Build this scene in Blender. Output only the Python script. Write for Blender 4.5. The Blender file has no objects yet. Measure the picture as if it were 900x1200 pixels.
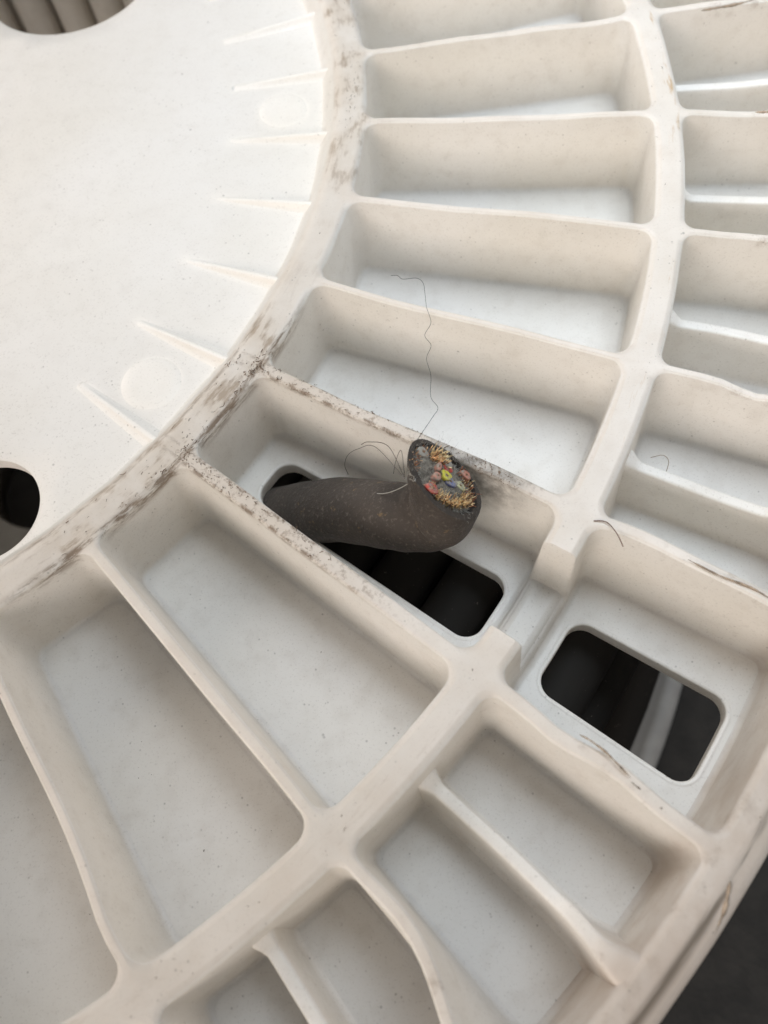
import bpy, bmesh, math, random
import numpy as np
from mathutils import Vector, Matrix, noise as mnoise
from mathutils.geometry import delaunay_2d_cdt

scn = bpy.context.scene
col = scn.collection
random.seed(7)
rng = np.random.default_rng(7)
rad = math.radians

# ------------------------------------------------------------------ camera
Z0 = 0.285                      # height of the flange rim above the ground
PITCH, ROLL = rad(25.743), rad(-10.371)
T0, DT = rad(-3.551), rad(8.9104)           # rib 0 angle, rib pitch
cp, sp, cr, sr = math.cos(PITCH), math.sin(PITCH), math.cos(ROLL), math.sin(ROLL)
X = Vector((1, 0, 0)); YC = Vector((0, cp, sp))
CR = X * cr + YC * sr           # camera right
CU = X * (-sr) + YC * cr        # camera up
CV = Vector((0, -sp, cp))       # towards the camera
cd = bpy.data.cameras.new('camera')
cam = bpy.data.objects.new('camera', cd); col.objects.link(cam)
m = Matrix.Identity(4)
for i in range(3):
    m[i][0], m[i][1], m[i][2] = CR[i], CU[i], CV[i]
m[0][3], m[1][3], m[2][3] = 0.20428, -0.29420, Z0 + 0.2
cam.matrix_world = m
cd.sensor_fit = 'VERTICAL'; cd.sensor_height = 34.6; cd.sensor_width = 25.95
cd.lens = 975 / 1200 * 34.6
cd.clip_start = 0.01; cd.clip_end = 100
cd.dof.use_dof = True; cd.dof.focus_distance = 0.236; cd.dof.aperture_fstop = 10.5
scn.camera = cam

# ------------------------------------------------------------------ light
w = bpy.data.worlds.new('World'); scn.world = w; w.use_nodes = True
bg = w.node_tree.nodes['Background']
bg.inputs[0].default_value = (0.97, 0.98, 1.0, 1); bg.inputs[1].default_value = 0.17
def area(name, loc, target, sx, sy, power, colr):
    ld = bpy.data.lights.new(name, 'AREA'); ld.shape = 'RECTANGLE'; ld.size = sx; ld.size_y = sy
    ld.energy = power; ld.color = colr
    o = bpy.data.objects.new(name, ld); col.objects.link(o)
    o.location = loc
    d = Vector(target) - Vector(loc)
    o.rotation_euler = d.to_track_quat('-Z', 'Y').to_euler()
    return o
area('key_or_fill_lamp', (-0.45, 0.65, Z0 + 0.62), (0.10, 0.05, Z0), 0.8, 0.5, 4.6, (1.0, 0.90, 0.81))
cool = area('key_or_fill_lamp', (0.395, -0.02, Z0 + 0.45), (0.375, -0.045, Z0), 0.34, 0.34, 0.70, (0.78, 0.89, 1.0))
cool.data.spread = rad(94)                  # beam narrowed on purpose so the lower left pockets stay darker
area('key_or_fill_lamp', (-0.95, -1.45, Z0 + 0.80), (0.3, -0.1, Z0), 1.2, 0.7, 18.0, (1.0, 0.895, 0.81))  # added fill from behind the camera, brightens the walls that face it
vs = scn.view_settings
vs.view_transform = 'Standard'; vs.look = 'None'; vs.exposure = 0.58; vs.gamma = 1; vs.use_curve_mapping = False
scn.render.engine = 'CYCLES'
scn.cycles.use_denoising = True
scn.cycles.max_bounces = 8; scn.cycles.diffuse_bounces = 7
scn.cycles.transmission_bounces = 6; scn.cycles.caustics_reflective = False; scn.cycles.caustics_refractive = False

# ------------------------------------------------------------------ node helper
class NT:
    def __init__(s, name):
        s.mat = bpy.data.materials.new(name); s.mat.use_nodes = True
        s.t = s.mat.node_tree; s.n = s.t.nodes; s.l = s.t.links
        s.bsdf = s.n['Principled BSDF']; s.out = s.n['Material Output']
    def _set(s, sock, v):
        if v is None: return
        if hasattr(v, 'is_output'): s.l.new(v, sock)
        elif isinstance(v, (tuple, list)) and sock.type == 'RGBA' and len(v) == 3: sock.default_value = (*v, 1)
        else: sock.default_value = v
    def math(s, op, a, b=None, c=None, clamp=False):
        n = s.n.new('ShaderNodeMath'); n.operation = op; n.use_clamp = clamp
        for i, v in enumerate((a, b, c)): s._set(n.inputs[i], v) if v is not None else None
        return n.outputs[0]
    def ramp(s, v, a, b, o0=0., o1=1.):
        n = s.n.new('ShaderNodeMapRange'); n.interpolation_type = 'SMOOTHSTEP'
        s._set(n.inputs[0], v); n.inputs[1].default_value = a; n.inputs[2].default_value = b
        n.inputs[3].default_value = o0; n.inputs[4].default_value = o1
        return n.outputs[0]
    def noise(s, vec, scale, detail=3, rough=.5, w=None):
        n = s.n.new('ShaderNodeTexNoise'); s._set(n.inputs['Vector'], vec)
        n.inputs['Scale'].default_value = scale; n.inputs['Detail'].default_value = detail
        n.inputs['Roughness'].default_value = rough
        return n.outputs[0]
    def mix(s, fac, a, b):
        n = s.n.new('ShaderNodeMix'); n.data_type = 'RGBA'
        s._set(n.inputs[0], fac); s._set(n.inputs[6], a); s._set(n.inputs[7], b)
        return n.outputs[2]
    def mul(s, *a):
        r = a[0]
        for b in a[1:]: r = s.math('MULTIPLY', r, b)
        return r
    def bump(s, h, strength, dist):
        n = s.n.new('ShaderNodeBump'); n.inputs['Strength'].default_value = strength
        n.inputs['Distance'].default_value = dist; s.l.new(h, n.inputs['Height'])
        s.l.new(n.outputs[0], s.bsdf.inputs['Normal'])

def window(N, v, a, b, e):      # 1 inside [a,b], soft edges e
    return N.mul(N.ramp(v, a - e, a + e), N.ramp(v, b - e, b + e, 1., 0.))

def rim_dirt(N, c, tc, x, y, z, r, k):
    geo = N.n.new('ShaderNodeNewGeometry')
    sn = N.n.new('ShaderNodeSeparateXYZ'); N.l.new(geo.outputs['Normal'], sn.inputs[0])
    up = N.ramp(sn.outputs[2], .55, .95)
    top = N.mul(up, N.ramp(z, -.0042, -.0012))
    # polar coordinates in metres, for streaks running along the rings
    pv = N.n.new('ShaderNodeCombineXYZ')
    N.l.new(N.mul(r, 1.0), pv.inputs[0]); N.l.new(N.mul(k, .007), pv.inputs[1]); N.l.new(z, pv.inputs[2])
    P = pv.outputs[0]
    # handled rims: tan grime in patches
    patch = N.noise(tc, 55, 4, .62)
    c = N.mix(N.mul(top, N.ramp(patch, .40, .80), .38), c, (.60, .50, .40))
    c = N.mix(N.mul(top, .45), c, (.69, .595, .50))  # rims' own tan soiling, and lit tops painted down against the walls
    # inner ring: dark scuffs along its top
    sc1 = N.noise(P, 420, 5, .7)
    sc2 = N.noise(tc, 75, 3, .6)
    ringA = window(N, r, .2165, .2285, .0015)
    heavy = N.math('ADD', window(N, k, 3.55, 6.3, .35), N.mul(window(N, k, -1.6, 1.8, .5), .8), clamp=True)
    heavy = N.math('ADD', heavy, .18, clamp=True)
    dA = N.mul(ringA, N.ramp(z, -.0055, -.001), heavy, N.ramp(N.mul(sc1, sc2), .245, .37))
    c = N.mix(N.mul(dA, .75), c, (.27, .185, .12))
    c = N.mix(N.mul(ringA, N.ramp(z, -.006, -.001), heavy, N.ramp(sc2, .3, .65), .34), c, (.57, .47, .36))
    seam = N.math('ADD', window(N, r, .2262, .2282, .0006), N.mul(window(N, r, .2168, .2182, .0005), .6), clamp=True)
    c = N.mix(N.mul(seam, N.ramp(z, -.006, -.001), window(N, k, 3.4, 6.6, .3), N.ramp(N.noise(P, 380, 5, .75), .42, .58), .85), c, (.20, .135, .085))
    # two ribs beside the slot: brown crumbs of dirt along the top
    for kk in (4.0, 5.0):
        dk = N.math('ABSOLUTE', N.math('SUBTRACT', k, kk))
        near = N.mul(N.ramp(dk, .05, .085, 1., 0.), window(N, r, .222, .30 if kk == 5 else .315, .02), N.ramp(z, -.003, -.0005))
        c = N.mix(N.mul(near, N.ramp(N.noise(tc, 420, 5, .75), .50, .66), .7), c, (.26, .18, .12))
        c = N.mix(N.mul(near, .3), c, (.52, .43, .34))
        eg = N.mul(window(N, N.mul(dk, r, DT), .0013, .0023, .0004), window(N, r, .226, .285, .015), N.ramp(z, -.003, -.0005), N.ramp(N.noise(tc, 260, 5, .75), .46, .60))
        c = N.mix(N.mul(eg, .8), c, (.19, .13, .085))
    # orange brown stain line on the middle ring
    ringB = window(N, r, .3285, .3325, .0012)
    st = N.ramp(N.noise(P, 330, 4, .65), .56, .70)
    c = N.mix(N.mul(ringB, top, window(N, k, -.5, 3.6, .3), st, .75), c, (.50, .30, .10))
    c = N.mix(N.mul(window(N, r, .325, .334, .002), top, window(N, k, 5.2, 8, .3), N.ramp(N.noise(P, 210, 5, .75), .55, .75), .5), c, (.36, .26, .18))
    # worn outer rim and torn rib tops
    rim = N.mul(window(N, r, .352, .396, .004), N.ramp(z, -.006, -.001), N.ramp(N.noise(tc, 120, 5, .75), .50, .72))
    c = N.mix(N.mul(rim, .55), c, (.33, .25, .18))
    c = N.mix(N.mul(window(N, r, .386, .41, .004), N.ramp(N.noise(tc, 40, 4, .6), .25, .7, .15, .6)), c, (.56, .45, .36))
    wear = N.mul(window(N, r, .3975, .3995, .001), N.ramp(N.noise(P, 95, 4, .7), .55, .63))
    c = N.mix(N.mul(wear, .75), c, (.13, .10, .07))
    # grey smudge left by the frayed end on the rib wall
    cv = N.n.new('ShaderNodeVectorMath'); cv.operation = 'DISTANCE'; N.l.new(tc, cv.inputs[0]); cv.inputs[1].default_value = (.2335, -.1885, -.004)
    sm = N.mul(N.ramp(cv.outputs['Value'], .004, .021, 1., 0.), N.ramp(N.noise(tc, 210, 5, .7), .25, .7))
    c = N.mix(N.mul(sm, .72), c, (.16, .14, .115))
    return c

def plastic_material(name, translucent=0.0, dirty=True, grime=1.0, base=(0.895, 0.865, 0.82)):
    N = NT(name)
    tc = N.n.new('ShaderNodeTexCoord').outputs['Object']
    sx = N.n.new('ShaderNodeSeparateXYZ'); N.l.new(tc, sx.inputs[0])
    x, y, z = sx.outputs
    r = N.math('SQRT', N.math('ADD', N.mul(x, x), N.mul(y, y)))
    k = N.math('DIVIDE', N.math('SUBTRACT', T0, N.math('ARCTAN2', y, x)), DT)
    big = N.noise(tc, 14, 3)
    c = N.mix(N.ramp(big, .35, .7), base, tuple(b * f for b, f in zip(base, (.955, .945, .92))))
    fine = N.noise(tc, 160, 4, .6)
    c = N.mix(N.mul(N.ramp(fine, .45, .8), .22 * grime), c, (.56, .50, .43))
    c = N.mix(N.mul(N.ramp(N.noise(tc, 34, 5, .7), .50, .72), .10 * grime), c, (.55, .48, .40))
    c = N.mix(N.mul(N.ramp(N.noise(tc, 1500, 2, .6), .56, .72), .22), c, (.40, .36, .31))
    if dirty: c = rim_dirt(N, c, tc, x, y, z, r, k)
    # sparse specks
    vo = N.n.new('ShaderNodeTexVoronoi'); N.l.new(tc, vo.inputs['Vector']); vo.inputs['Scale'].default_value = 150
    vo2 = N.n.new('ShaderNodeTexVoronoi'); N.l.new(tc, vo2.inputs['Vector']); vo2.inputs['Scale'].default_value = 380
    c = N.mix(N.mul(N.ramp(vo2.outputs['Distance'], .04, .16, 1., 0.), N.ramp(N.noise(tc, 120, 2), .45, .62), .42), c, (.20, .17, .14))
    spk = N.mul(N.ramp(vo.outputs['Distance'], .03, .085, 1., 0.), N.ramp(N.noise(tc, 70, 1), .54, .66))
    c = N.mix(N.mul(spk, .5), c, (.13, .11, .09))
    N.l.new(c, N.bsdf.inputs['Base Color'])
    N.l.new(N.ramp(fine, .2, .8, .36, .52), N.bsdf.inputs['Roughness'])
    N.bsdf.inputs['IOR'].default_value = 1.5
    h = N.math('ADD', N.mul(N.noise(tc, 900, 3, .6), .25), N.mul(N.noise(tc, 90, 3, .5), 1.0))
    N.bump(h, .22, .0006)
    if translucent:
        tr = N.n.new('ShaderNodeBsdfTranslucent'); N.l.new(c, tr.inputs[0])
        mx = N.n.new('ShaderNodeMixShader'); mx.inputs[0].default_value = translucent
        N.l.new(N.bsdf.outputs[0], mx.inputs[1]); N.l.new(tr.outputs[0], mx.inputs[2])
        N.l.new(mx.outputs[0], N.out.inputs[0])
    return N.mat

def simple(name, colr, rough=.5, metal=0., noise_scale=None, dark=.6, bump=0., bscale=300, bdist=.0004):
    N = NT(name)
    tc = N.n.new('ShaderNodeTexCoord').outputs['Object']
    c = colr
    if noise_scale:
        c = N.mix(N.ramp(N.noise(tc, noise_scale, 4, .6), .3, .7), colr, tuple(v * dark for v in colr))
        N.l.new(c, N.bsdf.inputs['Base Color'])
    else: N.bsdf.inputs['Base Color'].default_value = (*colr, 1)
    N.bsdf.inputs['Roughness'].default_value = rough; N.bsdf.inputs['Metallic'].default_value = metal
    if bump: N.bump(N.noise(tc, bscale, 4, .6), bump, bdist)
    return N.mat

MP = plastic_material('white_plastic', .38)
MPT = plastic_material('white_plastic_clean', .28, False)
MPH = plastic_material('white_plastic_hub', .30, False, .45)

def jacket_material():
    N = NT('black_rubber')
    tc = N.n.new('ShaderNodeTexCoord').outputs['Object']
    dust = N.noise(tc, 900, 4, .7)
    pat = N.noise(tc, 45, 3, .5)
    c = N.mix(N.ramp(pat, .35, .7), (.036, .028, .022), (.054, .042, .033))
    c = N.mix(N.mul(N.ramp(dust, .54, .70), .5), c, (.17, .14, .115))
    c = N.mix(N.mul(N.ramp(N.noise(tc, 380, 3, .6), .64, .72), .5), c, (.20, .13, .06))
    N.l.new(c, N.bsdf.inputs['Base Color'])
    N.bsdf.inputs['Roughness'].default_value = .7
    N.bsdf.inputs['Specular IOR Level'].default_value = .3
    N.bsdf.inputs['Sheen Weight'].default_value = .06; N.bsdf.inputs['Sheen Roughness'].default_value = .5
    N.bump(N.math('ADD', dust, N.mul(N.noise(tc, 220, 3), 1.5)), .6, .0006)
    return N.mat
MJ = jacket_material()
def coil_material():
    N = NT('coil_rubber')
    tc = N.n.new('ShaderNodeTexCoord').outputs['Object']
    dust = N.noise(tc, 700, 3, .7)
    c = N.mix(N.mul(N.ramp(dust, .68, .74), .6), (.016, .014, .012), (.20, .18, .15))
    N.l.new(c, N.bsdf.inputs['Base Color']); N.bsdf.inputs['Roughness'].default_value = .8
    N.bsdf.inputs['Specular IOR Level'].default_value = .2
    return N.mat
MC = coil_material()
M_FLOOR = simple('dark_ground', (.024, .021, .018), .85, 0, 60, .55, .5, 200, .002)

# ------------------------------------------------------------------ mesh helper
def mesh_obj(name, V, F, mat, parent=None, normals=None, smooth=True):
    me = bpy.data.meshes.new(name)
    me.from_pydata([tuple(v) for v in V], [], [tuple(f) for f in F])
    me.materials.append(mat)
    if smooth: me.polygons.foreach_set('use_smooth', [True] * len(me.polygons))
    if normals is not None: me.normals_split_custom_set_from_vertices([tuple(n) for n in normals])
    me.update()
    o = bpy.data.objects.new(name, me); col.objects.link(o)
    if parent: o.parent = parent
    return o
def tag(o, label, cat, group=None, kind=None):
    if label: o['label'] = label
    if cat: o['category'] = cat
    if group: o['group'] = group
    if kind: o['kind'] = kind
    return o
def sstep(x, a, b):
    t = np.clip((np.asarray(x, float) - a) / (b - a), 0, 1)
    return t * t * (3 - 2 * t)

# ------------------------------------------------------------------ the setting
ground = mesh_obj('ground', [(-6, -6, 0), (6, -6, 0), (6, 6, 0), (-6, 6, 0)], [(0, 1, 2, 3)], M_FLOOR)
ground['kind'] = 'structure'

# ------------------------------------------------------------------ the reel
reel = bpy.data.objects.new('cable_reel', None); col.objects.link(reel)
tag(reel, 'large dirty white plastic cable reel flange with radial ribs and rectangular slots', 'cable reel')
RA, RB, RC = 222.0, 328.9, 396.3       # ring centre lines, mm
HA, HB, HC = 5.6, 4.7, 4.6             # half widths of the ring tops
D = 30.0                               # compartment depth
ZMID = -12.0                           # tops of the low intermediate ribs
SLOT_K = (4, 14, 24, 34)               # sectors that carry a slot
NS = 40
DT_TRUE = 2 * math.pi / NS
def ang(k):
    # rib angles: the measured pitch near the picture, closed over the full circle
    return T0 - k * DT + (0 if -8 <= k <= 14 else 0)
# close the circle: sectors -10..29, measured pitch 8.91, remainder shared by the far sectors
K0, K1 = -10, 30
def angle_of(k):
    k = float(k)
    a = T0 - k * DT
    if k > 12:
        extra = (2 * math.pi - DT * NS) / (K1 - 12)
        a -= (k - 12) * extra
    return a

parts = {}                              # key -> [V list, N list, F list, name]
def add_part(key, name, V, Nn, F):
    """collect a subset of a compartment mesh under a part"""
    if not F: return
    used = sorted({i for f in F for i in f}); mp = {u: i for i, u in enumerate(used)}
    p = parts.setdefault(key, [[], [], [], name])
    off = len(p[0])
    p[0].extend(V[u] for u in used); p[1].extend(Nn[u] for u in used)
    p[2].extend(tuple(mp[i] + off for i in f) for f in F)

NOTCH = (4.235, 4.765)
def ring_top(kind, k):
    """height of a ring's top along its length (mm)"""
    z = np.zeros_like(k)
    if kind == 'B':
        for s in SLOT_K:
            a, b = s + NOTCH[0] - 4, s + NOTCH[1] - 4
            z = z - 22.5 * sstep(k, a, a + .045) * (1 - sstep(k, b - .012, b))
    return z
rib_bend = {}
for kk in range(K0, K1):
    rr = random.Random(kk * 13 + 5)
    rib_bend[('o', kk)] = [(345 + 45 * rr.random(), 8 + 6 * rr.random(), rr.uniform(-1.6, 1.6), rr.uniform(-1.8, -.2)) for _ in range(2)]
    rib_bend[('i', kk)] = [(240 + 80 * rr.random(), 12 + 8 * rr.random(), rr.uniform(-.6, .6), rr.uniform(-.5, .1)) for _ in range(2)]
rib_bend[('o', 6)] = [(382, 15, 9.0, -2.0), (352, 10, -1.2, 0.)]
rib_bend[('o', 5)] = [(368, 7, -1.2, -.5), (352, 6, .8, -.6)]
rib_bend[('o', 3)] = [(350, 7, -1.0, -1.0), (360, 6, .6, -1.8)]
rib_bend[('i', 7)] = [(285, 18, -.8, 0.), (312, 8, .9, -.4)]
rib_bend[('i', 4)] = [(300, 14, -.7, 0.), (260, 10, .5, 0.)]

def compartment(k0, k1, inner, slot=False, low0=False, low1=False, kid=None):
    """one moulded pocket: loops from the wall centre lines down to the floor.
    inner: between rings A and B, else between B and C. low0/low1: that rib is a low one."""
    a0, a1 = angle_of(k0), angle_of(k1)
    ac, half = (a0 + a1) / 2, abs(a0 - a1) / 2
    r0, r1 = (RA, RB) if inner else (RB, RC)
    h0, h1 = (HA, HB) if inner else (HB, HC)
    def ribh(k):
        if inner: return {4: 1.9, 5: 2.3, 6: 1.6}.get(k, 1.25)
        if k != int(k): return 1.9
        return {5: 2.0, 6: 1.6, 4: 1.8}.get(k, 1.3)
    hk0, hk1 = ribh(k0), ribh(k1)
    rho0 = 4.6 if inner else 3.6
    # parameter lists
    nr = 18 if inner else 14
    tr = np.linspace(0, 1, nr); tr = .5 - .5 * np.cos(np.pi * tr) * (.5 + .5 * np.abs(np.cos(np.pi * tr)))
    ta = np.linspace(0, 1, 11)
    if slot:
        f0, f1 = NOTCH[0] - 4, NOTCH[1] - 4
        NF = np.concatenate([np.linspace(f0 - .006, f0 + .05, 9), np.linspace(.32, .72, 5), np.linspace(f1 - .016, f1 + .006, 8)])
        ta = np.linspace(0, 1, len(NF) + 6)
    narc = 9
    phi = np.linspace(0, np.pi / 2, narc + 1)
    def loop(d0, d1, dr0, dr1, rho, square=False):
        """returns r, angle-fraction lateral w (mm, signed: - towards k0), side tags. order: rib0 (r up), ring1, rib1 (r down), ring0"""
        R, W, S = [], [], []
        ra, rb = r0 + dr0, r1 - dr1
        wm = lambda r, s: half * r - (d0 if s < 0 else d1)
        def side_rib(s, up):
            rs = ra + rho + (rb - ra - 2 * rho) * tr
            if not up: rs = rs[::-1]
            for r in rs: R.append(r); W.append(s * wm(r, s)); S.append('rib0' if s < 0 else 'rib1')
        def arc(s, outer, to_ring):
            ph = phi[1:-1] if to_ring else phi[1:-1][::-1]
            for p in ph:
                if square:
                    if p <= np.pi / 4: dr, dw = rho * math.tan(p), 0
                    else: dr, dw = rho, rho * (1 - math.tan(np.pi / 2 - p))
                else: dr, dw = rho * math.sin(p), rho * (1 - math.cos(p))
                r = (rb - rho + dr) if outer else (ra + rho - dr)
                R.append(r); W.append(s * (wm(r, s) - dw)); S.append('ring1' if outer else 'ring0')
        def side_ring(outer, fwd):
            r = rb if outer else ra
            lo, hi = -(wm(r, -1) - rho), (wm(r, 1) - rho)
            if slot and (outer == inner):
                q = (2 * NF - 1) * half * r
                ws = np.concatenate([lo + (q[0] - lo) * np.array([0, .4, .75]), q, hi + (q[-1] - hi) * np.array([.75, .4, 0])])
            else: ws = lo + (hi - lo) * ta
            for t in (ws if fwd else ws[::-1]): R.append(r); W.append(t); S.append('ring1' if outer else 'ring0')
        side_rib(-1, True); arc(-1, True, True); side_ring(True, True); arc(1, True, False)
        side_rib(1, False); arc(1, False, True); side_ring(False, False); arc(-1, False, False)
        return np.array(R), np.array(W), S
    # profile: (inset beyond centre as fraction of the half width or mm past it, kind, depth)
    zf = -D
    draft = .055
    fr_ = 1.7
    loops = []
    spec = [('tuck', 0), ('top', 0.0), ('top', .55), ('edge', 15), ('edge', 40), ('edge', 64), ('edge', 86), ('wall', 0.12), ('wall', .35), ('wall', .6), ('wall', .82), ('wall', 1.0),
            ('fil', 20), ('fil', 42), ('fil', 66), ('fil', 90)]
    er = np.array([.8, .8, 2.2, 2.2])
    ks = None
    Vr, Va, Vz, side = [], [], [], None
    base_h = np.array([hk0, hk1, h0, h1])
    for typ, q in spec:
        rho = rho0
        if typ == 'tuck': ins = np.array([-.35] * 4); sq = True
        elif typ == 'top': ins = base_h * q; sq = q < .3
        elif typ == 'edge': ins = base_h - er * (1 - math.sin(rad(q))); sq = False
        else: ins = base_h.copy(); sq = False
        dd = 0.
        if typ == 'wall': dd = (D - 1 - fr_) * q * draft
        if typ == 'fil': dd = (D - 1 - fr_) * draft + fr_ * (1 - math.cos(rad(q)))
        ins = ins + dd
        if typ in ('wall', 'fil'): rho = max(rho0 - .2 * dd, 2.2)
        R, W, S = loop(*ins, rho, sq)
        wl_ = sstep(half * R - np.abs(W), 3.0, 8.0) if True else 0   # 0 beside a rib, 1 along a ring
        isring = np.array([t_.startswith('ring') for t_ in S]) * wl_
        erp = er[0] + (er[2] - er[0]) * isring
        Aa = W / R                      # angle offset, + towards k1 (clockwise)
        kloc = k0 + (k1 - k0) * (Aa / half + 1) / 2
        # local top height
        zt = np.zeros_like(R)
        inA, inB = np.zeros_like(R), np.zeros_like(R)
        ringz0 = ring_top('A' if inner else 'B', kloc); ringz1 = ring_top('B' if inner else 'C', kloc)
        u0 = 1 - sstep(R, r0 + h0 - .3, r0 + h0 + 4.5); u1 = sstep(R, r1 - h1 - 4.5, r1 - h1 + .3)
        zt = ringz0 * u0 + ringz1 * u1
        for low, s in ((low0, -1), (low1, 1)):
            if low:
                near = (np.sign(W) == s) * sstep(np.abs(Aa) * R, half * R - 5.6, half * R - 2.3)
                ramp = sstep(R, r0 + h0 - 2.0, r0 + h0 + 2.4) * (1 - sstep(R, r1 - h1 - 13, r1 - h1 + .5))
                zt = zt + ZMID * near * ramp
        # bends of the ribs
        bend = np.zeros_like(R); dip = np.zeros_like(R)
        for s, kk, low in ((-1, k0, low0), (1, k1, low1)):
            if kk == int(kk):
                key = ('i' if inner else 'o', int((kk - K0) % NS + K0))
                wgt = np.where(np.sign(W) == s, 1., 0.) * sstep(np.abs(Aa) * R, half * R - 9, half * R - 3)
                for c_, sg, am, dz in rib_bend.get(key, ()):
                    g = np.exp(-((R - c_) / sg) ** 2) * sstep(R, r0 + h0, r0 + h0 + 8) * (1 - sstep(R, r1 - h1 - 8, r1 - h1))
                    bend += am * g * wgt; dip += dz * g * wgt
        zt = zt + dip
        if typ == 'tuck': Z = zt - .5
        elif typ == 'top': Z = zt - .04 * q
        elif typ == 'edge': Z = zt - erp * (1 - math.cos(rad(q))) - .03
        elif typ == 'wall': Z = (zt - erp) + (zf + fr_ - (zt - erp)) * q
        else: Z = np.full_like(R, zf + fr_ * (1 - math.sin(rad(q))))
        hf = np.clip((Z - zf) / D, 0, 1) ** 1.4
        Aa = Aa + bend * hf / R
        Vr.append(R); Va.append(ac - Aa); Vz.append(Z); side = S
    n = len(side); nl = len(spec)
    # floor loops towards the slot or the middle
    R, A_ = Vr[-1], Va[-1]
    rm = (R.max() + R.min()) / 2
    if slot:
        sk0, sk1 = k0 + .315, k0 + .755
        sr0, sr1 = (237.0, 318.8) if inner else (339.6, 385.8)
        def slotloop(grow):
            srho = (5.6 if inner else 5.2) + grow
            Rl, Al = [], []
            # same traversal
            b0, b1 = sr0 - grow, sr1 + grow
            aL, aH = angle_of(sk0), angle_of(sk1)
            am, hw = (aL + aH) / 2, abs(aL - aH) / 2
            wm = lambda r: hw * r + grow
            def put(r, w_): Rl.append(r); Al.append(am - w_ / r)
            for r in b0 + srho + (b1 - b0 - 2 * srho) * tr: put(r, -wm(r))
            for p in phi[1:-1]: r = b1 - srho + srho * math.sin(p); put(r, -(wm(r) - srho * (1 - math.cos(p))))
            for t in ta: put(b1, -(wm(b1) - srho) + 2 * (wm(b1) - srho) * t)
            for p in phi[1:-1][::-1]: r = b1 - srho + srho * math.sin(p); put(r, wm(r) - srho * (1 - math.cos(p)))
            for r in (b0 + srho + (b1 - b0 - 2 * srho) * tr)[::-1]: put(r, wm(r))
            for p in phi[1:-1]: r = b0 + srho - srho * math.sin(p); put(r, wm(r) - srho * (1 - math.cos(p)))
            for t in ta[::-1]: put(b0, -(wm(b0) - srho) + 2 * (wm(b0) - srho) * t)
            for p in phi[1:-1][::-1]: r = b0 + srho - srho * math.sin(p); put(r, -(wm(r) - srho * (1 - math.cos(p))))
            return np.array(Rl), np.array(Al)
        for g, dz in ((1.5, 0.), (1.25, .2), (.8, .26), (.35, .16), (.1, -.1), (0., -.5), (.1, -5.2), (1.0, -5.6)):
            R_, A2 = slotloop(g)
            Vr.append(R_); Va.append(A2); Vz.append(np.full(n, zf + dz))
    else:
        for s_ in (.93, .6, .25):
            Vr.append(rm + (R - rm) * s_); Va.append(ac + (A_ - ac) * s_); Vz.append(np.full(n, zf))
    Rall, Aall, Zall = np.concatenate(Vr), np.concatenate(Va), np.concatenate(Vz)
    L = len(Vr)
    if not slot:
        Rall = np.append(Rall, rm); Aall = np.append(Aall, ac); Zall = np.append(Zall, zf)
    # gentle moulded unevenness of everything (sub-millimetre)
    xx, yy = Rall * np.cos(Aall), Rall * np.sin(Aall)
    wob = .22 * np.sin(xx * .083 + 1.3) * np.sin(yy * .071 + .4) + .12 * np.sin(xx * .21 + yy * .17) + .05 * np.sin(xx * .9 - yy * .7)
    Zall = Zall + wob * np.clip((Zall + D) / D, 0, 1)
    V = np.stack([xx, yy, Zall], 1) / 1000.
    F, own = [], []
    for li in range(L - 1):
        for j in range(n):
            j2 = (j + 1) % n
            f = (li * n + j, li * n + j2, (li + 1) * n + j2, (li + 1) * n + j)
            F.append(f)
            if li < nl - 1:
                s1, s2 = side[j], side[j2]
                own.append(s1 if s1 == s2 or s1.startswith('ring') else s2)
            else: own.append('floor')
    if not slot:
        c_ = L * n
        for j in range(n):
            F.append(((L - 1) * n + j, (L - 1) * n + (j + 1) % n, c_)); own.append('floor')
    # vertex normals
    Nn = np.zeros_like(V)
    for fi, f in enumerate(F):
        if fi < n: continue
        p = V[list(f[:4])]
        c3 = np.cross(p[2] - p[0], (p[3] if len(f) == 4 else p[1]) - p[1 if len(f) == 4 else 0]) if len(f) == 4 else np.cross(p[1] - p[0], p[2] - p[0])
        for i in f: Nn[i] += c3
    if Nn[-1][2] < 0 or Nn[(nl) * n].dot((0, 0, 1)) < 0: flip = True
    else: flip = False
    if flip:
        Nn = -Nn; F = [tuple(reversed(f)) for f in F]
    Nn /= np.maximum(np.linalg.norm(Nn, axis=1, keepdims=True), 1e-12)
    # crown of walls: no sideways lean on the centre lines
    for i in range(n):
        q = n + i; a = Aall[q]
        lat = np.array((-math.sin(a), math.cos(a), 0)) if side[i].startswith('rib') else np.array((math.cos(a), math.sin(a), 0))
        v_ = Nn[q] - lat * Nn[q].dot(lat); v_ /= max(np.linalg.norm(v_), 1e-9)
        Nn[q] = v_; Nn[i] = v_
    kw = lambda k: (k - K0) % NS + K0
    keys = {'rib0': (('rib', inner, kw(k0)), 'rib' if not low0 else 'low_rib'),
            'rib1': (('rib', inner, kw(k1)), 'rib' if not low1 else 'low_rib'),
            'ring0': (('A',), 'inner_ring') if inner else (('B',), 'middle_ring'),
            'ring1': (('B',), 'middle_ring') if inner else (('C',), 'outer_rim'),
            'floor': (('floor', inner, k0), 'slotted_floor' if slot else 'compartment_floor')}
    by = {}
    for f, o in zip(F, own): by.setdefault(o, []).append(f)
    for o, fs in by.items():
        add_part(keys[o][0], keys[o][1], V, Nn, fs)

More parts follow.
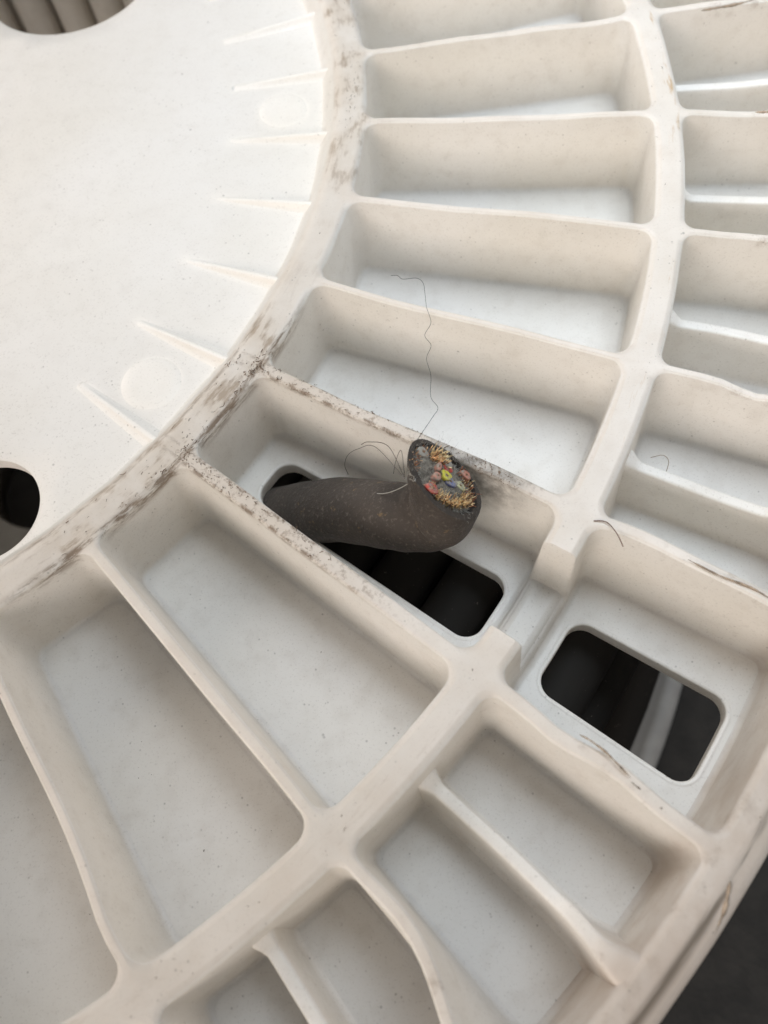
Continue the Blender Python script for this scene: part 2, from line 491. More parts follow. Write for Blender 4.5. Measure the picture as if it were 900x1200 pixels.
def low_rib(k):
    """low wall that halves an outer pocket; it climbs to the rim at its outer end"""
    a = angle_of(k); rr = random.Random(int(k * 10))
    ph, am = rr.uniform(0, 6), rr.uniform(.1, .5)
    ra, rb, n_ = RB + HB - 2.2, RC - HC + 2.4, 40
    V, F = [], []
    hw, er_ = 1.75, .8
    prof = [(0., 0.), (hw - er_, 0.)] + [(hw - er_ * (1 - math.sin(rad(q))), -er_ * (1 - math.cos(rad(q)))) for q in (25, 50, 75)]
    for i in range(n_ + 1):
        r = ra + (rb - ra) * i / n_
        zt = ZMID + 3.2 * float(1 - sstep(r, RB + HB + .2, RB + HB + 4.5)) + (abs(ZMID) - .9) * float(sstep(r, RC - HC - 20, RC - HC - 5)) + am * .5 * math.sin(r * .16 + ph)
        bend = am * math.sin(r * .09 + ph) - 1.6 * math.exp(-((r - 386) / 7) ** 2)
        fl = 1 + 1.5 * float(sstep(r, RC - HC - 9, RC - HC + 2)) + .8 * float(1 - sstep(r, RB + HB, RB + HB + 4))
        pts = [(x_ * fl, zt + z_ * min(fl, 1.6)) for x_, z_ in prof]
        zb = -D + 1.7
        for t in (.1, .5, 1.): pts.append((hw * fl + .055 * t * (zt - zb), zt - er_ + (zb - zt + er_) * t))
        xb = pts[-1][0]
        for q in (30, 60, 90): pts.append((xb + 1.7 * (1 - math.cos(rad(q))), zb - 1.7 * math.sin(rad(q)) - (.05 if q == 90 else 0)))
        full = [(-x_, z_) for x_, z_ in pts[:0:-1]] + pts
        for x_, z_ in full:
            x2 = x_ + bend * max(0., (z_ + D) / D)
            V.append(((r * math.cos(a) - x2 * math.sin(a)) / 1000, (r * math.sin(a) + x2 * math.cos(a)) / 1000, z_ / 1000))
    m_ = len(full)
    for i in range(n_):
        for j in range(m_ - 1): F.append((i * m_ + j, (i + 1) * m_ + j, (i + 1) * m_ + j + 1, i * m_ + j + 1))
    o = mesh_obj('low_rib', V, F, MP, reel); o.location = (0, 0, Z0)

for k in range(K0, K1):
    is_slot = k in SLOT_K
    compartment(k, k + 1, True, slot=is_slot)
    if is_slot: compartment(k, k + 1, False, slot=True)
    else:
        compartment(k, k + 1, False)
        low_rib(k + .5)

def revolve(profile, key, name, n=400, up_first=False):
    """profile: list of (r mm, z mm) from inside out; appended to a ring part"""
    V, Nn, F = [], [], []
    P = np.array(profile, float)
    tg = np.gradient(P, axis=0)
    nr_, nz_ = -tg[:, 1], tg[:, 0]
    ln = np.hypot(nr_, nz_); nr_, nz_ = nr_ / ln, nz_ / ln
    for i in range(n):
        a = 2 * math.pi * i / n; ca, sa = math.cos(a), math.sin(a)
        for (r, z), q, s_ in zip(P, nr_, nz_):
            x_, y_ = r * ca, r * sa
            wob = .22 * math.sin(x_ * .083 + 1.3) * math.sin(y_ * .071 + .4) + .12 * math.sin(x_ * .21 + y_ * .17) + .05 * math.sin(x_ * .9 - y_ * .7)
            V.append((x_ / 1000, y_ / 1000, (z + wob * max(0, min(1, (z + D) / D))) / 1000)); Nn.append((q * ca, q * sa, s_))
    m_ = len(P)
    for i in range(n):
        i2 = (i + 1) % n
        for j in range(m_ - 1):
            F.append((i * m_ + j, i * m_ + j + 1, i2 * m_ + j + 1, i2 * m_ + j))
    add_part(key, name, np.array(V), np.array(Nn), F)

PL = -7.0                                    # hub plate level
revolve([(209.6, PL - .6), (210.8, PL - .15), (212.2, PL + .8), (213.7, PL + 2.7), (215.2, PL + 4.9), (216.5, -.95), (217.8, -.3), (219.4, -.02), (220.8, 0), (222.2, -.02)], ('A',), 'inner_ring')
revolve([(396.0, -.02), (397.2, -.05), (397.9, -.35), (398.2, -.7), (398.7, -.95), (400.2, -1.25), (401.6, -2.0), (402.4, -3.2), (402.8, -5), (403.4, -12), (404.2, -30), (404.4, -34), (403.5, -35.5), (400, -36)], ('C',), 'outer_rim')
# underside sheet of the flange
for key, (Vl, Nl, Fl, nm) in list(parts.items()):
    mat = MPT if nm == 'compartment_floor' or nm == 'slotted_floor' else MP
    o = mesh_obj(nm, Vl, Fl, mat, reel, Nl)
    o.location = (0, 0, Z0)

# hub plate with its holes
HOLES = [((115, 74), 34.0), ((90.6, -170.4), 16.4), ((-74, 115), 34.0), ((-115, -74), 34.0), ((0, 0), 46.0)]
def hub_plate():
    pts, edges = [], []
    def loop(c, R, n):
        b = len(pts)
        for i in range(n):
            a = 2 * math.pi * i / n; pts.append(Vector((c[0] + R * math.cos(a), c[1] + R * math.sin(a))))
        edges.extend((b + i, b + (i + 1) % n) for i in range(n)); return range(b, b + n)
    loop((0, 0), 212.0, 200)
    for c, R in HOLES: loop(c, R, 72)
    for c, R in HOLES: loop(c, R + 1.2, 72)
    for i in range(-24, 25):
        for j in range(-24, 25):
            x_, y_ = i * 9 + (j % 2) * 4.5, j * 8.
            if math.hypot(x_, y_) < 203 and all(math.hypot(x_ - c[0], y_ - c[1]) > R + 4 for c, R in HOLES): pts.append(Vector((x_, y_)))
    v, e, f, *_ = delaunay_2d_cdt(pts, edges, [], 0, 1e-6)
    V, F = [], []
    for p in v:
        z = PL + .25 * math.sin(p.x * .03) * math.sin(p.y * .036 + 1)
        if any(abs(math.hypot(p.x - c[0], p.y - c[1]) - R) < .05 for c, R in HOLES): z -= .7
        V.append((p.x / 1000, p.y / 1000, z / 1000))
    for t in f:
        cx_ = sum(v[i].x for i in t) / 3; cy_ = sum(v[i].y for i in t) / 3
        if any(math.hypot(cx_ - c[0], cy_ - c[1]) < R * .999 for c, R in HOLES): continue
        F.append(tuple(t))
    for c, R in HOLES:                       # depth of the hole edges
        b = len(V); n = 72
        for zz in (PL - .6, PL - 5):
            for i in range(n):
                a = 2 * math.pi * i / n; V.append(((c[0] + R * math.cos(a)) / 1000, (c[1] + R * math.sin(a)) / 1000, zz / 1000))
        F.extend((b + i, b + n + i, b + n + (i + 1) % n, b + (i + 1) % n) for i in range(n))
    return V, F
V, F = hub_plate()
hub = mesh_obj('hub_plate', V, F, MPH, reel); hub.location = (0, 0, Z0)

# gussets between hub plate and inner ring, moulding discs
def gusset(k):
    a = angle_of(k)
    V, F = [], []
    st = 14
    for i in range(st + 1):
        t = i / st; r = 176 + (216.4 - 176) * t
        h = (1.7 if k == 5 else 2.9) * (t ** 1.1) - .1 + (.35 if t < .9 else 0) * math.sin(math.pi * min(1, t / .9)); hw = .65 + .45 * t
        for q, (wf, hf) in enumerate(((-3.6, -.3), (-1.9, .14), (-1.2, .5), (-.85, .88), (-.4, 1.), (.4, 1.), (.85, .88), (1.2, .5), (1.9, .14), (3.6, -.3))):
            zz = PL + h * hf if hf > 0 and i > 0 else PL - .3
            wl = wf * hw
            V.append(((r * math.cos(a) - wl * math.sin(a)) / 1000, (r * math.sin(a) + wl * math.cos(a)) / 1000, zz / 1000))
    m_ = 10
    for i in range(st):
        for j in range(m_ - 1): F.append((i * m_ + j, (i + 1) * m_ + j, (i + 1) * m_ + j + 1, i * m_ + j + 1))
    F.append(tuple(range(m_)))
    F.append(tuple(reversed(range(st * m_, st * m_ + m_))))
    o = mesh_obj('gusset', V, F, MPH, reel); o.location = (0, 0, Z0)
for k in range(K0, K1):
    if k in (6, 7): continue
    gusset(k)
def disc(r, k, R):
    a = angle_of(k); V, F = [], []
    prof = ((R + 2.2, -.3), (R + .8, -.02), (R - .3, .2), (R - 1.8, .3), (R * .5, .3))
    n = 40
    for q, z in prof:
        for i in range(n):
            b = 2 * math.pi * i / n
            V.append(((r * math.cos(a) + q * math.cos(b)) / 1000, (r * math.sin(a) + q * math.sin(b)) / 1000, (PL + z) / 1000))
    for j in range(len(prof) - 1):
        for i in range(n): F.append((j * n + i, j * n + (i + 1) % n, (j + 1) * n + (i + 1) % n, (j + 1) * n + i))
    F.append(tuple((len(prof) - 1) * n + i for i in range(n)))
    o = mesh_obj('moulding_disc', V, F, MPH, reel); o.location = (0, 0, Z0)
for k in (4.55, .52, 8.55, 12.5, 16.5, 20.5, 24.5, 28.5, -3.5, -7.5): disc(196.5, k, 8.0)

# drum and lower flange (seen through the openings)
def revolve_obj(name, prof, mat, n=240, flute=0, amp=0.):
    V, F = [], []
    for i in range(n):
        a = 2 * math.pi * i / n
        d = amp * (abs(math.sin(a * flute / 2)) ** .7) if flute else 0.
        for r, z in prof: V.append(((r - d) * math.cos(a) / 1000, (r - d) * math.sin(a) / 1000, z / 1000))
    m_ = len(prof)
    for i in range(n):
        for j in range(m_ - 1): F.append((i * m_ + j, i * m_ + j + 1, ((i + 1) % n) * m_ + j + 1, ((i + 1) % n) * m_ + j))
    o = mesh_obj(name, V, F, mat, reel); o.location = (0, 0, Z0); return o
revolve_obj('drum', [(215.0, -9), (215.0, -252)], MPT, 600, 50, 4.)
for i in range(52):                          # round staves on the inside of the drum
    a = 2 * math.pi * (i + .5) / 52
    if abs((T0 - a) / DT - 6.5) < 1.7 or abs((T0 - a + 2 * math.pi) / DT - 6.5) < 1.7: continue
    Vs, Fs = [], []
    for zz in (-13, -252):
        for j in range(12):
            b = 2 * math.pi * j / 12; q = 204 + 9 * math.cos(b)
            Vs.append(((q * math.cos(a) - 9 * math.sin(b) * math.sin(a)) / 1000, (q * math.sin(a) + 9 * math.sin(b) * math.cos(a)) / 1000, zz / 1000))
    Fs = [(j, (j + 1) % 12, 12 + (j + 1) % 12, 12 + j) for j in range(12)] + [tuple(reversed(range(12))), tuple(range(12, 24))]
    o = mesh_obj('drum_stave', Vs, Fs, MPT, reel); o.location = (0, 0, Z0)
revolve_obj('lower_flange', [(46, -252), (300, -252), (378, -253), (381, -255), (384, -256), (385.5, -252), (388, -250), (391, -250.4), (392, -249), (395, -248), (400, -248), (402.5, -250), (403.5, -256), (404, -284.5), (46, -284.5), (46, -252)], simple('shade_grey_plastic', (.33, .32, .30), .5, 0, 60, .8))  # white plastic, its shade under the upper flange put into the grey colour

# ------------------------------------------------------------------ the cable
cable = bpy.data.objects.new('severed_cable', None); col.objects.link(cable)
cable.location = (.195, -.186, 0)
tag(cable, 'thick black rubber cable with frayed cut end poking through the slot', 'cable')
CO = Vector((.195, -.186, 0))
CD = 19.6                                     # cable diameter, mm
def tube(name, pts, rads, mat, parent, seg=12, cap=True, off=CO):
    P = [Vector(p) for p in pts]
    if not hasattr(rads, '__len__'): rads = [rads] * len(P)
    V, F = [], []
    prev = None
    for i, p in enumerate(P):
        t = (P[min(i + 1, len(P) - 1)] - P[max(i - 1, 0)]).normalized()
        if prev is None:
            u = t.orthogonal().normalized()
        else:
            u = (prev - t * prev.dot(t)).normalized()
        prev = u; v = t.cross(u)
        for j in range(seg):
            a = 2 * math.pi * j / seg
            V.append(p + (u * math.cos(a) + v * math.sin(a)) * rads[i] - off)
    for i in range(len(P) - 1):
        for j in range(seg):
            F.append((i * seg + j, i * seg + (j + 1) % seg, (i + 1) * seg + (j + 1) % seg, (i + 1) * seg + j))
    if cap:
        F.append(tuple(reversed(range(seg)))); F.append(tuple(range((len(P) - 1) * seg, len(P) * seg)))
    return mesh_obj(name, V, F, mat, parent)
def spline(pts, n=12):
    P = [Vector(p) for p in pts]; P = [P[0] * 2 - P[1]] + P + [P[-1] * 2 - P[-2]]
    out = []
    for i in range(1, len(P) - 2):
        for j in range(n):
            t = j / n
            a, b, c, d = P[i - 1:i + 3]
            out.append(.5 * ((2 * b) + (c - a) * t + (2 * a - 5 * b + 4 * c - d) * t * t + (3 * b - a - 3 * c + d) * t ** 3))
    out.append(P[-2]); return out
def W(x, y, z): return Vector((x / 1000, y / 1000, Z0 + z / 1000))

# wound turns under the flange
def torus_turn(r, z, n=120, seg=12):
    V, F = [], []
    for i in range(n):
        a = 2 * math.pi * i / n
        rr = r + .8 * math.sin(a * 3 + r) ; zz = z + .8 * math.sin(a * 5 + r * 2)
        for j in range(seg):
            b = 2 * math.pi * j / seg
            q = rr + CD / 2 * math.cos(b)
            V.append(W(q * math.cos(a), q * math.sin(a), zz + CD / 2 * math.sin(b)) - CO)
    for i in range(n):
        for j in range(seg): F.append((i * seg + j, ((i + 1) % n) * seg + j, ((i + 1) % n) * seg + (j + 1) % seg, i * seg + (j + 1) % seg))
    mesh_obj('turn', V, F, MC, cable)
for i in range(7):
    torus_turn(225.8 + 19.8 * i, -53 - (i % 2) * 2)
for i in range(7):
    torus_turn(234.5 + 19.8 * i, -70.5)
for zz in range(9):
    torus_turn(352.5 if zz < 6 else 373.5, -88 - 19.7 * zz if zz < 8 else -242 + 19.7 * (zz - 8))

# end that comes up through the slot
E = W(217.5, -196.2, -8.0)
S_ = (CU * .80 + CV * .50 + CR * .02).normalized()
spine = spline([W(146, -157, -56), W(160, -166, -53), W(175.5, -174.6, -38), W(191.5, -183.0, -24), W(204.2, -190.8, -16.0), W(212.6, -195.0, -13.4), W(219.2, -196.6, -9.5), W(221.4, -195.8, -1.0), W(221.8, -193.2, 7.0), W(223.0, -190.0, 15.0), W(225.0, -186.2, 25.0)], 10)
bm = bmesh.new()
seg = 40; rings = []; prev = None
for i, p in enumerate(spine):
    t = (spine[min(i + 1, len(spine) - 1)] - spine[max(i - 1, 0)]).normalized()
    u = t.orthogonal().normalized() if prev is None else (prev - t * prev.dot(t)).normalized()
    prev = u; v = t.cross(u)
    ring = []
    for j in range(seg):
        a = 2 * math.pi * j / seg
        rr = CD / 2000 * (1 + .012 * math.sin(3 * a + i * .3) + .01 * math.sin(i * .9 + a))
        ring.append(bm.verts.new(p + (u * math.cos(a) + v * math.sin(a)) * rr - CO))
    rings.append(ring)
for i in range(len(rings) - 1):
    for j in range(seg): bm.faces.new((rings[i][j], rings[i][(j + 1) % seg], rings[i + 1][(j + 1) % seg], rings[i + 1][j]))
CN = (CV * .68 + CR * .62 + CU * .38).normalized()       # normal of the oblique cut
CP = W(221.7, -194.2, 4.4)
res = bmesh.ops.bisect_plane(bm, geom=bm.verts[:] + bm.edges[:] + bm.faces[:], plane_co=CP - CO, plane_no=CN, clear_outer=True, dist=1e-6)
cut = [e for e in bm.edges if e.is_boundary and all(abs((v.co - (CP - CO)).dot(CN)) < 1e-5 for v in e.verts)]
cv_ = list({v for e in cut for v in e.verts})
cen = sum((v.co for v in cv_), Vector()) / len(cv_)
ex = bmesh.ops.extrude_edge_only(bm, edges=cut)
nv = [g for g in ex['geom'] if isinstance(g, bmesh.types.BMVert)]
for v in nv:
    d = v.co - cen
    v.co = cen + d * (.865 + .03 * math.sin(d.x * 2500) + .02 * math.sin(d.y * 3100)) + CN * (.0003)
ex2 = bmesh.ops.extrude_edge_only(bm, edges=[g for g in ex['geom'] if isinstance(g, bmesh.types.BMEdge) and all(v in nv for v in g.verts)])
nv2 = [g for g in ex2['geom'] if isinstance(g, bmesh.types.BMVert)]
for v in nv2: v.co = cen + (v.co - cen) * .98 - CN * .0016
ed = [g for g in ex2['geom'] if isinstance(g, bmesh.types.BMEdge) and all(v in nv2 for v in g.verts)]
bmesh.ops.contextual_create(bm, geom=ed)
bmesh.ops.recalc_face_normals(bm, faces=bm.faces[:])
me = bpy.data.meshes.new('jacket'); bm.to_mesh(me)
# ellipse axes of the cut
ds = [v.co - cen for v in cv_]
maj = max(ds, key=lambda d: d.length); mn = CN.cross(maj).normalized()
LA = maj.length; LB = max(abs(d.dot(mn)) for d in ds); maj = maj.normalized()
if maj.dot(CU) < 0: maj = -maj
if mn.dot(CR) < 0: mn = -mn
bm.free()
me.materials.append(MJ)
for p in me.polygons: p.use_smooth = True
try: me.set_sharp_from_angle(angle=rad(50))
except Exception: pass
jk = bpy.data.objects.new('jacket', me); col.objects.link(jk); jk.parent = cable
CW = cen + CO                                 # centre of the cut face, world
def onface(a, b, h=0.): return CW + maj * (a * LA) + mn * (b * LB) + CN * h

M_CU = simple('copper', (.72, .42, .22), .28, 1.0)
M_BRZ = simple('tarnished_brass', (.74, .57, .32), .3, 1.0)
M_RST = simple('rusty_copper', (.36, .15, .08), .5, .7)
M_DK = simple('dark_wire', (.10, .085, .07), .5, .5)
M_LINT = simple('lint', (.36, .33, .28), .95, 0, 600, .8)
def dusty(name, colr):
    N = NT(name); tc = N.n.new('ShaderNodeTexCoord').outputs['Object']
    c = N.mix(N.ramp(N.noise(tc, 700, 4, .7), .35, .68), colr, (.27, .235, .19))
    N.l.new(c, N.bsdf.inputs['Base Color']); N.bsdf.inputs['Roughness'].default_value = .8
    N.bump(N.noise(tc, 1500, 3), .6, .0004); return N.mat
M_RED = dusty('red_insulation', (.42, .05, .035)); M_PINK = dusty('pink_insulation', (.50, .20, .14))
M_YEL = dusty('yellow_insulation', (.60, .53, .04)); M_BLU = dusty('blue_insulation', (.10, .14, .36))
M_CRM = dusty('cream_insulation', (.50, .48, .27)); M_GRY = dusty('grey_insulation', (.33, .30, .25))
M_TARN = simple('tarnished_strands', (.30, .20, .12), .5, .6, 1500, .5)
def core(a, b, rx, ry, h, mat, name='core'):
    """an insulated conductor with a cut top standing in the face"""
    V, F = [], []
    n = 12
    rx *= 1.22; ry *= 1.22
    tilt = Vector((random.uniform(-.3, .3), random.uniform(-.3, .3), random.uniform(-.1, .1)))
    ax = (CN + tilt).normalized()
    base = onface(a, b, -.004)
    prof = ((0, 1.0), (.9, 1.0), (.985, .95), (1.0, .80), (1.0, .30))
    for t, s in prof:
        c = base + ax * (.004 + h) * t
        for j in range(n):
            q = 2 * math.pi * j / n
            jit = 1 + .1 * math.sin(3 * q + a * 9) + .06 * math.sin(5 * q + b * 7)
            V.append(c + (maj * math.cos(q) * rx + mn * math.sin(q) * ry) * s * jit - CO)
    for i in range(len(prof) - 1):
        for j in range(n): F.append((i * n + j, i * n + (j + 1) % n, (i + 1) * n + (j + 1) % n, (i + 1) * n + j))
    F.append(tuple((len(prof) - 1) * n + j for j in range(n)))
    o = mesh_obj(name, V, F, mat, cable)
    V2, F2 = [], []
    for t, s in ((.9, .24), (1.02, .22), (1.04, .12)):
        c = base + ax * (.004 + h) * t
        for j in range(8):
            q = 2 * math.pi * j / 8
            V2.append(c + (maj * math.cos(q) * rx + mn * math.sin(q) * ry) * s * (1 + .2 * math.sin(j * 2.4 + a * 20)) - CO)
    for i in range(2):
        for j in range(8): F2.append((i * 8 + j, i * 8 + (j + 1) % 8, (i + 1) * 8 + (j + 1) % 8, (i + 1) * 8 + j))
    F2.append(tuple(range(16, 24)))
    mesh_obj('conductor', V2, F2, M_TARN, o)
    return o
mm = .001
core(.02, .16, 1.5 * mm, 1.25 * mm, 1.5 * mm, M_YEL)['label'] = 'yellow insulated core'
core(-.19, .02, 1.8 * mm, 1.1 * mm, 1.0 * mm, M_BLU)['label'] = 'blue insulated core'
core(-.42, .14, 1.7 * mm, 1.0 * mm, .8 * mm, M_CRM)['label'] = 'pale green insulated core'
core(.30, -.50, 1.6 * mm, 1.2 * mm, 1.4 * mm, M_RED)['label'] = 'red insulated core'
core(.20, -.32, 1.0 * mm, 1.0 * mm, 1.8 * mm, M_PINK)['label'] = 'pink insulated core'
core(.16, .12, .7 * mm, 1.2 * mm, 1.7 * mm, M_PINK)
core(-.44, .58, 1.5 * mm, 1.0 * mm, 1.0 * mm, M_PINK)
core(.52, .25, 1.7 * mm, 1.3 * mm, .5 * mm, M_GRY)
core(.02, .66, 1.6 * mm, 1.2 * mm, .6 * mm, M_GRY)
core(.02, .42, 1.4 * mm, .9 * mm, .4 * mm, M_RED)

bmf = bmesh.new()
lv = []
for q, z_ in ((.80, -.0012), (.62, -.0002), (.40, .0001), (.18, .0002)):
    lv.append([bmf.verts.new(onface(q * math.cos(t * math.pi / 16), q * math.sin(t * math.pi / 16), z_ + random.uniform(-.0004, .0004)) - CO) for t in range(32)])
for a_, b_ in zip(lv, lv[1:]):
    for t in range(32): bmf.faces.new((a_[t], a_[(t + 1) % 32], b_[(t + 1) % 32], b_[t]))
bmf.faces.new(lv[-1])
bmesh.ops.recalc_face_normals(bmf, faces=bmf.faces[:])
mef = bpy.data.meshes.new('filler'); bmf.to_mesh(mef); bmf.free()
mef.materials.append(simple('filler_lint', (.25, .215, .17), .95, 0, 700, .25, .8, 1200, .0006))
for p in mef.polygons: p.use_smooth = True
fo = bpy.data.objects.new('filler', mef); col.objects.link(fo); fo.parent = cable

# bundles of short broken shield wires
def bristles(name, spots, n, length, rad_, mat, spread=.5, lean=(0, 0), seed=0):
    rnd = random.Random(seed)
    V, F = [], []
    for _ in range(n):
        a, b = spots(rnd)
        p = onface(a, b, -.0012)
        d = (CN + maj * (rnd.uniform(-spread, spread) + lean[0]) + mn * (rnd.uniform(-spread, spread) + lean[1])).normalized()
        L = length * rnd.uniform(.4, 1.2)
        e = Vector((rnd.uniform(-1, 1), rnd.uniform(-1, 1), rnd.uniform(-1, 1))) * L * .25
        u = d.orthogonal().normalized(); v = d.cross(u)
        b0 = len(V)
        for t, s in ((0, 1), (.55, 1), (1, .8)):
            c = p + d * L * t + e * t * t
            for q in range(4):
                V.append(c + (u * math.cos(q * math.pi / 2) + v * math.sin(q * math.pi / 2)) * rad_ * s - CO)
        for i in range(2):
            for q in range(4): F.append((b0 + i * 4 + q, b0 + i * 4 + (q + 1) % 4, b0 + (i + 1) * 4 + (q + 1) % 4, b0 + (i + 1) * 4 + q))
        F.append((b0 + 8, b0 + 9, b0 + 10, b0 + 11))
    o = mesh_obj(name, V, F, mat, cable); o['kind'] = 'stuff'; return o
def arc_spot(t0, t1, r0, r1):
    def f(r):
        t = rad(r.uniform(t0, t1)); q = r.uniform(r0, r1); return q * math.cos(t), q * math.sin(t)
    return f
# angle 0 = upper end of the face, 90 = right side, 180 = lower end, 270 = left side
bristles('shield_wires', arc_spot(190, 292, .50, .76), 230, .0026, .00009, M_BRZ, .35, (.25, .1), 1)
bristles('shield_wires', arc_spot(190, 300, .54, .76), 110, .0026, .00009, M_CU, .4, (.25, .1), 2)
bristles('shield_wires', arc_spot(30, 75, .35, .62), 70, .0034, .00011, M_CU, .6, (.1, 0), 3)
bristles('shield_wires', arc_spot(40, 80, .42, .66), 60, .0036, .00011, M_BRZ, .6, (.1, 0), 4)
bristles('shield_wires', arc_spot(-28, 45, .58, .80), 110, .0017, .00009, M_RST, .8, (.2, 0), 5)
bristles('shield_wires', arc_spot(-22, 30, .6, .80), 35, .0018, .00009, M_CU, .8, (.3, 0), 6)
bristles('shield_wires', arc_spot(120, 200, .5, .78), 120, .0026, .00009, M_RST, .7, (-.1, .2), 7)
bristles('shield_wires', arc_spot(140, 200, .45, .78), 60, .0026, .00009, M_BRZ, .7, (-.1, .2), 8)
bristles('filler_fibres', lambda r: (r.uniform(-.72, .78), r.uniform(-.66, .7)), 900, .0021, .00005, M_LINT, 1.4, (0, 0), 9)
bristles('filler_fibres', arc_spot(40, 130, .6, 1.0), 150, .0034, .000022, M_LINT, 1.2, (-.3, .7), 10)

# loose strands
def strand(pts, r, mat, parent=cable, name='loose_strand'):
    return tube(name, spline(pts, 8), r, mat, parent, 6)
TOPP = onface(.92, -.05, .0)
def px_path(pts): return [W(*p) for p in pts]
strand([TOPP, W(221.6, -176.0, 7.0), W(223.7, -173.7, 8.0), W(222.4, -170.5, 9.0), W(223.6, -164.4, 10.0), W(223.4, -159.3, 11.0), W(225.3, -156.0, 12.0), W(224.2, -152.6, 12.5), W(226.6, -149.1, 13.0), W(226.3, -144.4, 14.0), W(226.6, -140.6, 15.0), W(226.8, -136.6, 15.0), W(225.3, -134.4, 15.0), W(221.5, -133.4, 14.5), W(220.3, -131.4, 14.0), W(218.4, -130.9, 14.0)], .00007, M_DK)
LEFT = onface(.80, -.75, -.001)
strand([LEFT, W(208.7, -179.3, 2.0), W(203.6, -176.2, 1.0), W(201.4, -176.0, 0.0)], .00010, M_DK)
strand([LEFT, W(205.2, -178.2, 1.0), W(200.4, -176.0, -2.0), W(197.2, -176.2, -4.0), W(195.7, -177.5, -7.0), W(196.1, -179.1, -10.0)], .00008, M_DK)
strand([LEFT, W(211.9, -181.9, 3), W(210.0, -183.1, 0.0), W(208.8, -184.7, -4.0)], .00008, M_DK)
# clear nylon thread over the neck
M_CLR = simple('clear_thread', (.30, .29, .26), .2)
strand([onface(.66, -.80, .0008), W(215.4, -189.5, 5.0), W(212.6, -191.8, 3.0), W(208.2, -191.2, -1.6), W(204.5, -189.6, -5.2), W(201.5, -187.0, -8.0)], .00012, M_CLR)

# ------------------------------------------------------------------ loose dirt lying on the rims
M_DIRT = simple('brown_dirt', (.23, .165, .115), .9, 0, 260, .5)
def shavings():
    rnd = random.Random(3)
    V, F = [], []
    def sliver(r, k, z, L, wd, a):
        L *= rnd.choice((.2, .25, .35, .45, .9)); wd *= rnd.choice((.6, .8, 1.0))
        A = angle_of(k)
        p = W(r * math.cos(A), r * math.sin(A), z)
        d = Vector((math.cos(a), math.sin(a), rnd.uniform(-.03, .12))); s = Vector((-math.sin(a), math.cos(a), 0)); u = Vector((0, 0, 1))
        b = len(V); bendv = s * rnd.uniform(-.5, .5) * L + u * rnd.uniform(0, .3) * L
        for t in (0, .5, 1):
            c = p + d * L * (t - .5) + bendv * (t - .5) ** 2 * 2
            ww = wd * (1 - .6 * abs(t - .45))
            V.extend((c + s * ww, c + u * ww * 1.2, c - s * ww, c - u * ww * .3))
        for i in range(2):
            for q in range(4): F.append((b + i * 4 + q, b + i * 4 + (q + 1) % 4, b + (i + 1) * 4 + (q + 1) % 4, b + (i + 1) * 4 + q))
        F.append((b, b + 1, b + 2, b + 3)); F.append((b + 8, b + 11, b + 10, b + 9))
    def tang(k): return angle_of(k) + math.pi / 2
    for _ in range(130):                                   # inner ring beside the slot
        k = rnd.choice((rnd.gauss(4.85, .35), rnd.gauss(4.1, .12), rnd.uniform(3.7, 6.2)))
        r = rnd.choice((rnd.uniform(217.5, 227), rnd.gauss(225.8, .8)))
        sliver(r, k, .1, rnd.uniform(.5, 2.3) * mm, rnd.uniform(.06, .2) * mm, tang(k) + rnd.gauss(0, .5))
    for _ in range(60):                                    # junction corners
        k, r = rnd.choice(((4.06, 226.5), (4.98, 226.6), (5.02, 227), (3.98, 226.4)))
        sliver(r + rnd.gauss(0, 1.2), k + rnd.gauss(0, .03), .1, rnd.uniform(.6, 2.8) * mm, rnd.uniform(.08, .22) * mm, rnd.uniform(0, 6.3))
    for kk, r0_, r1_, n_ in ((5, 227, 282, 150), (4, 228, 310, 100)):
        for _ in range(n_):
            r = r0_ + (r1_ - r0_) * rnd.random() ** 1.4
            w_ = rnd.choice((-1, 1)) * rnd.uniform(.4, 2.0)
            k = kk + (w_ / r) / DT
            sliver(r, k, .1, rnd.uniform(.4, 2.0) * mm, rnd.uniform(.06, .18) * mm, angle_of(k) + rnd.gauss(0, .5))
    for _ in range(130):                                   # bristly dirt behind the frayed end
        r = rnd.uniform(284, 312); w_ = rnd.uniform(-1.6, 2.2); k = 4 + (w_ / r) / DT
        sliver(r, k, .15, rnd.uniform(.5, 1.8) * mm, rnd.uniform(.05, .13) * mm, rnd.uniform(0, 6.3))
    for _ in range(60):                                    # upper stretch of the ring
        k = rnd.gauss(.4, .55); sliver(rnd.gauss(222.5, 2), k, .1, rnd.uniform(.4, 1.8) * mm, rnd.uniform(.06, .16) * mm, tang(k) + rnd.gauss(0, .5))
    for _ in range(60):                                    # middle ring and its low end
        k = rnd.choice((rnd.uniform(-.5, 3.3), rnd.uniform(5, 7.5))); sliver(rnd.gauss(329.5, 2), k, .08, rnd.uniform(.3, 1.3) * mm, rnd.uniform(.05, .12) * mm, tang(k) + rnd.gauss(0, .6))
    for _ in range(110):                                   # grit on the floors
        k = rnd.uniform(-1, 7.5)
        if 4 <= k <= 5: continue
        fr = k % 1
        if not .15 < fr < .85: continue
        sliver(rnd.uniform(240, 315), k, -29.7, rnd.uniform(.25, .7) * mm, rnd.uniform(.08, .2) * mm, rnd.uniform(0, 6.3))
    return V, F
V, F = shavings()
dirt = mesh_obj('dirt_shavings', V, F, M_DIRT)
tag(dirt, 'dark brown dirt crumbs and shavings scattered along the white rims', 'dirt', None, 'stuff')
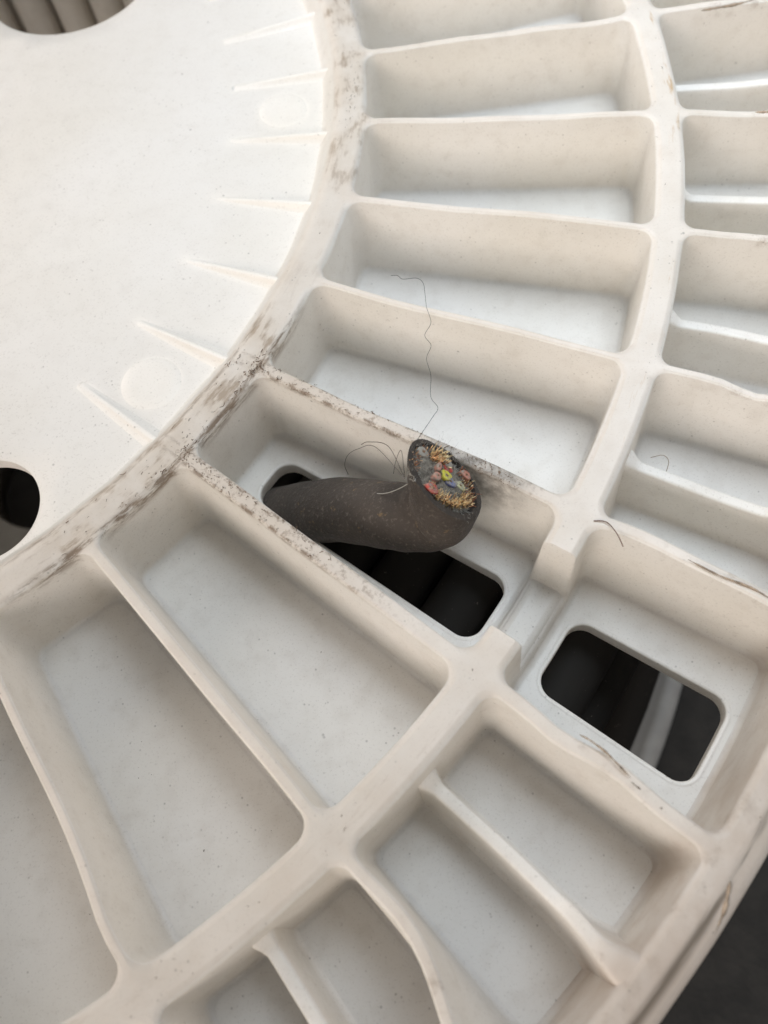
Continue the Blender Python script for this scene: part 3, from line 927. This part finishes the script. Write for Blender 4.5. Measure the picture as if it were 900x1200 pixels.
# single hairs
M_HAIR = simple('brown_hair', (.10, .045, .03), .5)
def A(r, k, z):
    a = angle_of(k); return W(r * math.cos(a), r * math.sin(a), z)
h1 = tube('hair', spline([A(333, 4.02, .25), A(336, 4.0, .5), A(339.5, 4.03, .3), A(342.5, 4.08, .2)], 8),   .00015, M_HAIR, None, 6, off=Vector())
tag(h1, 'short reddish brown hair lying on the rib corner above the outer slot', 'hair')
h2 = tube('hair', spline([A(340, 3.33, -20), A(343, 3.31, -18.5), A(345, 3.34, -18), A(345.5, 3.40, -19.5)], 8), .00012, simple('pale_hair', (.35, .27, .2), .5), None, 6, off=Vector())
tag(h2, 'pale curled hair stuck on the wall of a small outer compartment', 'hair')

# torn, curled edges of the moulded ribs and a gouge in the rim (parts of the reel)
M_TORN = simple('soiled_torn_plastic', (.38, .29, .21), .8, 0, 350, .4)
def torn(pts, r, name='torn_edge', mat=M_TORN):
    o = tube(name, spline(pts, 6), [.62 * r * (1 - .8 * abs(2 * i / (6 * (len(pts) - 1)) - 1) ** 3) * (.7 + .5 * abs(math.sin(i * 1.9 + r * 9e4)) + .3 * math.sin(i * .7)) for i in range(6 * (len(pts) - 1) + 1)], mat, None, 7, off=Vector())
    o.parent = reel; return o
torn([A(356, 4.955, .1), A(359, 4.95, .6), A(363, 4.953, .8), A(367, 4.965, .6), A(370.5, 4.975, .1)], .00042)
torn([A(371, 4.985, -.5), A(375, 4.99, -.6), A(380, 5.0, -.5), A(384, 5.005, -.5), A(387, 5.01, -.3)], .00055)
torn([A(349, .05, -.4), A(354, .052, -.1), A(361, .05, .2), A(368, .03, .2)], .0007)
torn([A(357, 1.02, -.3), A(361, 1.03, .1), A(366, 1.03, .2), A(371, 1.01, .1)], .0007)
torn([A(398.2, 5.06, -.6), A(399.2, 5.10, -.9), A(400.2, 5.15, -1.2), A(401.2, 5.24, -1.8)], .00075, 'rim_gouge')
torn([A(396.6, 4.80, .0), A(397.5, 4.84, -.3), A(397.8, 4.89, -.4)], .0006, 'rim_gouge')
torn([A(358, 4.0, .2), A(366, 4.01, .5), A(374, 4.0, .4), A(380, 4.01, .1)], .0004)
bpy.context.view_layer.update()
